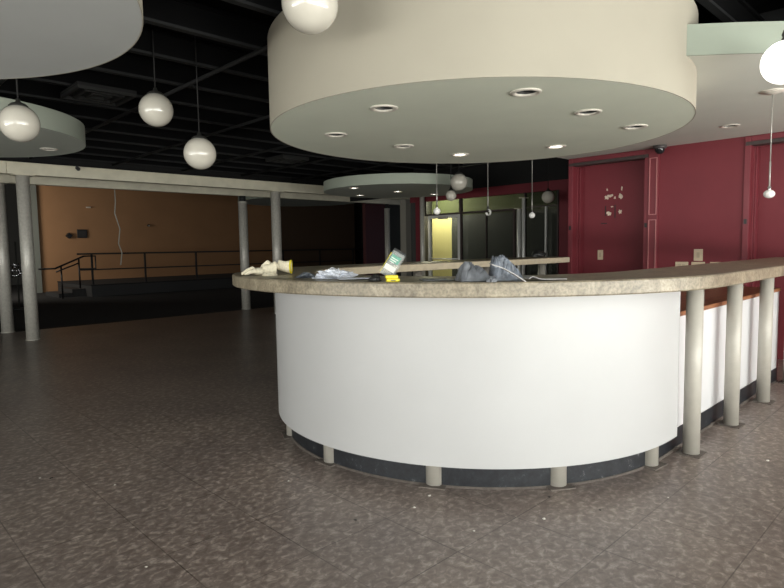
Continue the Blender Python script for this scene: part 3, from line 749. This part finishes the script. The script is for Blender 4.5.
# two cream work gloves, one lying over the other
def glove(loc, rot, label, lift, seed):
    rnd = random.Random(seed)
    t = thing('work_glove', label, 'glove', loc, rot)
    b = MB()
    b.ball((0, 0, .028+lift), 1, 20, (.062, .050, .026), 12)
    b.tube([(.03, 0, .036+lift), (.09, .003, .038+lift*.5), (.15, .006, .047+lift*.1)], [.035, .036, .045], 18)
    for k, (y, L) in enumerate([(-.036, .085), (-.013, .105), (.012, .10), (.035, .075)]):
        dz = rnd.uniform(-.004, .022); P = [(-.03, y*.8, .028+lift), (-.065, y*1.1, .034+lift+dz), (-.065-L*.5, y*1.35, .024+lift*.7+dz*.6), (-.06-L, y*1.5+rnd.uniform(-.01, .01), .014+lift*.3)]
        b.tube(P, [.017, .0155, .0145, .009], 12)
    b.tube([(.02, .03, .026+lift), (-.01, .07, .03+lift), (-.05, .095, .018+lift*.5)], [.02, .017, .011], 12)
    b.build('glove_body', M['glove'], t, smooth_angle=1.2)
    c = MB().lathe([(.040, -.004), (.047, -.004), (.047, .012), (.040, .012)], 18).build('cuff_band', M['yellow'] if seed == 2 else M['glove'], t)
    c.rotation_euler = (0, PI/2, 0); c.location = (.145, .006, .048+lift*.1)
    return t
g1 = glove((-.885, 3.90, ZT+.001), .45, 'cream canvas work glove with its fingers over the counter left end', 0, 1)
g2 = glove((-.795, 3.99, ZT+.001), -.05, 'cream canvas work glove with yellow cuff at the counter left end', .03, 2)
g1.scale = (.72, .72, .95); g2.scale = (.72, .72, 1.0)
tag(crumple('crumpled_rag', M['glove'], (-.80, 3.82, ZT), (.050, .03, .022), .4, 5, .4, 2.5, smooth=True), 'cream rag crumpled before the work gloves', 'rag')
tag(crumple('plastic_wrap', M['whiteplastic'], (-.325, 3.36, ZT), (.115, .075, .050), .2, 11, .45, 2.1, flat=.1), 'white crumpled plastic wrap left of the clear pouch', 'plastic wrap')
tag(crumple('plastic_wrap', M['bluegrey'], (-.51, 3.50, ZT), (.06, .05, .028), .9, 14, .45, 2.4, flat=.1), 'small blue-grey crumpled plastic between gloves and white wrap', 'plastic wrap')
tag(drape('plastic_sheet', M['whiteplastic'], (-.20, 3.22, ZT+.001), .25, 24, 10, .20, .11, lambda a, b: .004+.012*abs(noise.noise(Vector((a*5, b*4, 2.2))))*(1-a)), 'flat white plastic tail lying right of the crumpled wrap', 'plastic sheet')

# clear pouch with green printed label leaning on a yellow pack
t = thing('clear_pouch', 'clear plastic pouch with green label standing tilted on the counter', 'pouch', (-.035, 3.12, ZT+.018), -.12)
tilt = Matrix.Rotation(.55, 4, 'Y') @ Matrix.Rotation(-.18, 4, 'X')
def pillow(w, h, d, z0, nx=14, nz=18, crush=.0, seed=0):
    b = MB(); F = []; 
    for side in (-1, 1):
        G = []
        for i in range(nx+1):
            row = []
            for j in range(nz+1):
                x = i/nx*2-1; z = j/nz
                thick = d*max(0, (1-x**4))*max(0, (1-(2*z-1)**4))*(1.15-.55*z) + .001
                thick += .004*noise.noise(Vector((x*2+seed, z*5, side*2)))*(1-x*x)
                row.append(b.bm.verts.new((x*w*(1-.12*z), side*thick, z0+z*h)))
            G.append(row)
        for i in range(nx):
            for j in range(nz): f = b.bm.faces.new([G[i][j], G[i+1][j], G[i+1][j+1], G[i][j+1]]); f.smooth = True
    bmesh.ops.remove_doubles(b.bm, verts=b.bm.verts[:], dist=.0025)
    return b
def tilted(b, name, m, par):
    b.bm.transform(tilt); return b.build(name, m, par)
tilted(pillow(.042, .155, .018, .004), 'film', M['clear'], t)
l = MB().box((-.026, -.0215, .085), (.026, -.0200, .125)); tilted(l, 'label', M['green'], t)['label'] = 'green printed label'
l = MB().box((-.024, -.0225, .092), (.012, -.0215, .098)).box((-.024, -.0225, .104), (.018, -.0215, .109)).box((-.024, -.0225, .082), (.004, -.0215, .086)); tilted(l, 'label_lines', M['labelwhite'], t)
l = MB().box((-.032, -.0225, .036), (.030, -.0205, .066)); tilted(l, 'inner_sheet', M['labelwhite'], t)['label'] = 'whitish printed sheet'
l = MB().box((-.0405, -.003, .010), (-.0375, .003, .130)); tilted(l, 'side_strip', M['yellow'], t)['label'] = 'yellow-green edge strip'
l = MB().box((-.036, -.006, .148), (.036, .006, .160)); tilted(l, 'closure', M['blackplastic'], t)
t = thing('yellow_pack', 'yellow plastic pack lying before the clear pouch', 'pack', (.005, 2.965, ZT), .1)
MB().box((-.034, -.022, 0), (.034, .022, .017)).box((-.038, -.018, .017), (.026, .022, .034)).build('body', M['yellow'], t, bevel=.004)
MB().box((-.012, -.0225, .004), (.012, -.0215, .009)).build('print', M['blackplastic'], t)
t = thing('black_tool_bag', 'small dark crumpled bag left of the yellow pack', 'bag', (-.085, 3.04, ZT), 0)
crumple('body', M['blackplastic'], (0, 0, 0), (.036, .03, .030), .3, 21, .4, 2.2, t, smooth=True)

# grey plastic bags, board and film further right
def film_bag(m, loc, rot, sx, sy, H, prof, seed, label, nx=40, ny=26):
    o = Vector((seed*1.3, seed*2.7, 0))
    def h(a, b):
        k = min(1, 6*a, 3.5*(1-a)) ** .6 * max(0, 1-abs(2*b-1)**2.6)
        c = abs(noise.noise(Vector((a*5+b*2.2, b*1.6-a, 1))+o)) + .6*abs(noise.noise(Vector((a*9-b*5, b*4, 3))+o))
        return .002 + H*prof(a)*k*(1.10-.75*c)
    b_ = drape('plastic_bag', m, loc, rot, nx, ny, sx, sy, h, .002)
    # pull the outline into irregular tucks
    for v in b_.data.vertices:
        p = v.co; n1 = noise.noise(Vector((p.x*14, p.y*14, seed)))
        v.co.x += .014*n1 + .10*p.z*math.sin(seed); v.co.y += .012*noise.noise(Vector((p.x*12, p.y*12, seed+5)))
    return tag(b_, label, 'plastic bag')
film_bag(M['greyplastic'], (.412, 2.90, ZT), .06,   .165, .12, .106, lambda a: 1.0-.50*a, 31, 'grey crumpled plastic bag, left one of the two on the counter')
film_bag(M['bluegrey'], (.568, 2.92, ZT), .02, .155, .12, .112, lambda a: 1.05-.05*math.cos(9*a)-.75*max(0, a-.45), 37, 'blue-grey crumpled plastic bag under the leaning grey board')
tag(crumple('plastic_film', M['greyplastic'], (.482, 2.800, ZT), (.035, .022, .026), .9, 41, .35, 1.8, flat=.1, sub=3), 'shiny grey film wad between the two plastic bags', 'plastic film')
bd = MB()
bmv = [(-.085, -.035, .088), (-.03, -.04, .070), (.03, -.045, .036), (.080, -.04, .003), (.090, .035, .004), (.03, .03, .040), (-.03, .025, .074), (-.085, .02, .092)]
A = [bd.bm.verts.new(p) for p in bmv]
for q4 in ((0, 1, 6, 7), (1, 2, 5, 6), (2, 3, 4, 5)): bd.bm.faces.new([A[i] for i in q4])
o = bd.build('grey_board', M['board'], loc=(.556, 2.80, ZT), rot=.10); md = o.modifiers.new('s', 'SOLIDIFY'); md.thickness = .004
tag(o, 'curved grey board leaning down over the blue-grey bag', 'board')
tag(drape('flat_sheet', M['board'], (.755, 2.90, ZT+.001), .2, 18, 8, .20, .10, lambda a, b: .003+.016*math.exp(-((a-.12)/.12)**2)+.004*abs(noise.noise(Vector((a*4, b*4, .3))))), 'flat grey paper sheet with one lifted corner on the counter', 'paper')
tag(drape('plastic_sheet', M['greyplastic'], (.25, 3.02, ZT+.001), .15, 16, 8, .20, .12, lambda a, b: .003+.008*abs(noise.noise(Vector((a*5, b*5, 7.3))))), 'thin grey film lying flat left of the grey plastic bag', 'plastic sheet')
# dark rounded bundle behind the far end of the counter
p = rl(3.60, 1.62, ZT)
tag(crumple('dark_bundle', M['blackplastic'], p, (.12, .10, .075), TH, 51, .15, 1.5, flat=.3, smooth=True), 'dark rounded bundle at the far counter end beside the red casing', 'bundle')
# dark odds and ends on the wooden bench under the counter
p = rl(1.25, -1.25, .9032)
t = thing('bench_tool', 'small dark tool lying on the wooden work top', 'tool', p, TH+.2)
MB().box((-.07, -.012, 0), (.05, .012, .018)).build('handle', M['blackplastic'], t, bevel=.004)
MB().box((.05, -.02, .002), (.10, .02, .014)).build('head', M['cap'], t, bevel=.003)

# pale chips scattered on the floor
chips = [(.825, 3.03), (.372, 2.669), (.733, 2.78), (-2.131, 3.406), (-2.06, 3.40), (-1.623, 3.283), (-1.072, 2.398), (.186, 3.07), (1.04, 2.868), (.10, 2.93), (-.62, 3.30), (1.45, 3.0), (-.2, 2.8), (2.3, 3.5)]
for i, (x, y) in enumerate(chips):
    s = .006 + .006*random.random()
    tag(crumple('plaster_chip', M['chip'] if i % 4 else M['blackplastic'], (x, y, 0), (s*1.3, s, s*.6), i, i, .4, 2, sub=1), ('tiny pale plaster chip lying on the tile floor' if i % 4 else 'tiny dark crumb lying on the tile floor'), 'chip', 'pale chips on the floor' if i % 4 else 'dark crumbs on the floor')

# ================================================================= LIGHT
def area(name, loc, direction, sx, sy, power, color):
    l = bpy.data.lights.new(name, 'AREA'); l.shape = 'RECTANGLE'; l.size = sx; l.size_y = sy; l.energy = power; l.color = color
    o = bpy.data.objects.new(name, l); col.objects.link(o); o.location = loc
    o.rotation_euler = Vector(direction).to_track_quat('-Z', 'Y').to_euler(); return o
inward = (ROOM.to_3x3() @ Vector((0, 1, 0)))
for i, (a, b) in enumerate(WINS):
    area('daylight_%d' % i, rl((a+b)/2, -6.30, (WZ0+WZ1)/2), inward, b-a, WZ1-WZ0, WPOW[i], (1.0, .985, .95))
    # added low lamps tilted upwards to lift the drum and ceiling undersides
    area('upward_fill_%d' % i, rl((a+b)/2, -6.45, .45), inward + Vector((0, 0, .9)), b-a, 1.0, WPOW[i]*1.5, (1.0, .97, .92))
forward = (ROOM.to_3x3() @ Vector((1, 0, 0)))
for i, (a, b) in enumerate(BW):
    area('daylight_rear_%d' % i, rl(-10.30, (a+b)/2, (WZ0+WZ1)/2), forward, b-a, WZ1-WZ0, 115, (1.0, .985, .95))
    area('upward_fill_rear_%d' % i, rl(-10.45, (a+b)/2, .45), forward + Vector((0, 0, .9)), b-a, 1.0, 190, (1.0, .97, .92))  # added upward fill from the rear side as well
# added fill lamp inside the stage room, brightening the left of the tan wall
side = (ROOM.to_3x3() @ Vector((.8, .6, 0)))
area('stage_fill', rl(-1.6, 17.2, 2.2), side, 1.6, 1.6, 125, (1, .93, .82))
# lamp in the room behind the glass door
pl = bpy.data.lights.new('back_room_lamp', 'POINT'); pl.energy = 90; pl.color = (1, .95, .75); pl.shadow_soft_size = .15
po = bpy.data.objects.new('back_room_lamp', pl); col.objects.link(po); po.location = rl(6.75, 6.6, 2.5)
# downlights that are switched on
for x, y, z in [(DX+a, DY+b, DZ) for a, b in H_ON] + [(x, y, Z3) for x, y in D3]:
    s = bpy.data.lights.new('downlight_spot', 'SPOT'); s.energy = 4; s.spot_size = 1.7; s.spot_blend = .6; s.color = (1, .95, .85); s.shadow_soft_size = .04
    o = bpy.data.objects.new('downlight_spot', s); col.objects.link(o); o.location = (x, y, z-.015)

w = bpy.data.worlds.new('World'); sc.world = w; w.use_nodes = True
nt = w.node_tree; bg = nt.nodes['Background']; bg.inputs['Color'].default_value = (.75, .85, 1, 1); bg.inputs['Strength'].default_value = .6

# ================================================================= CAMERA
cam = bpy.data.cameras.new('Camera'); co = bpy.data.objects.new('Camera', cam); col.objects.link(co); sc.camera = co
pch, roll, fpx = .0805, .0157, 583.39
d = Vector((0, math.cos(pch), -math.sin(pch))); r0 = Vector((1, 0, 0)); u0 = r0.cross(d)
r = math.cos(roll)*r0 - math.sin(roll)*u0; u = math.sin(roll)*r0 + math.cos(roll)*u0
mt = Matrix((r, u, -d)).transposed().to_4x4(); mt.translation = (0, 0, 1.35)
co.matrix_world = mt
cam.sensor_width = 36; cam.lens = fpx/784*36; cam.clip_start = .05; cam.clip_end = 200

sc.view_settings.view_transform = 'Standard'; sc.view_settings.look = 'None'; sc.view_settings.gamma = 1
sc.view_settings.use_curve_mapping = False; sc.view_settings.exposure = 0.0
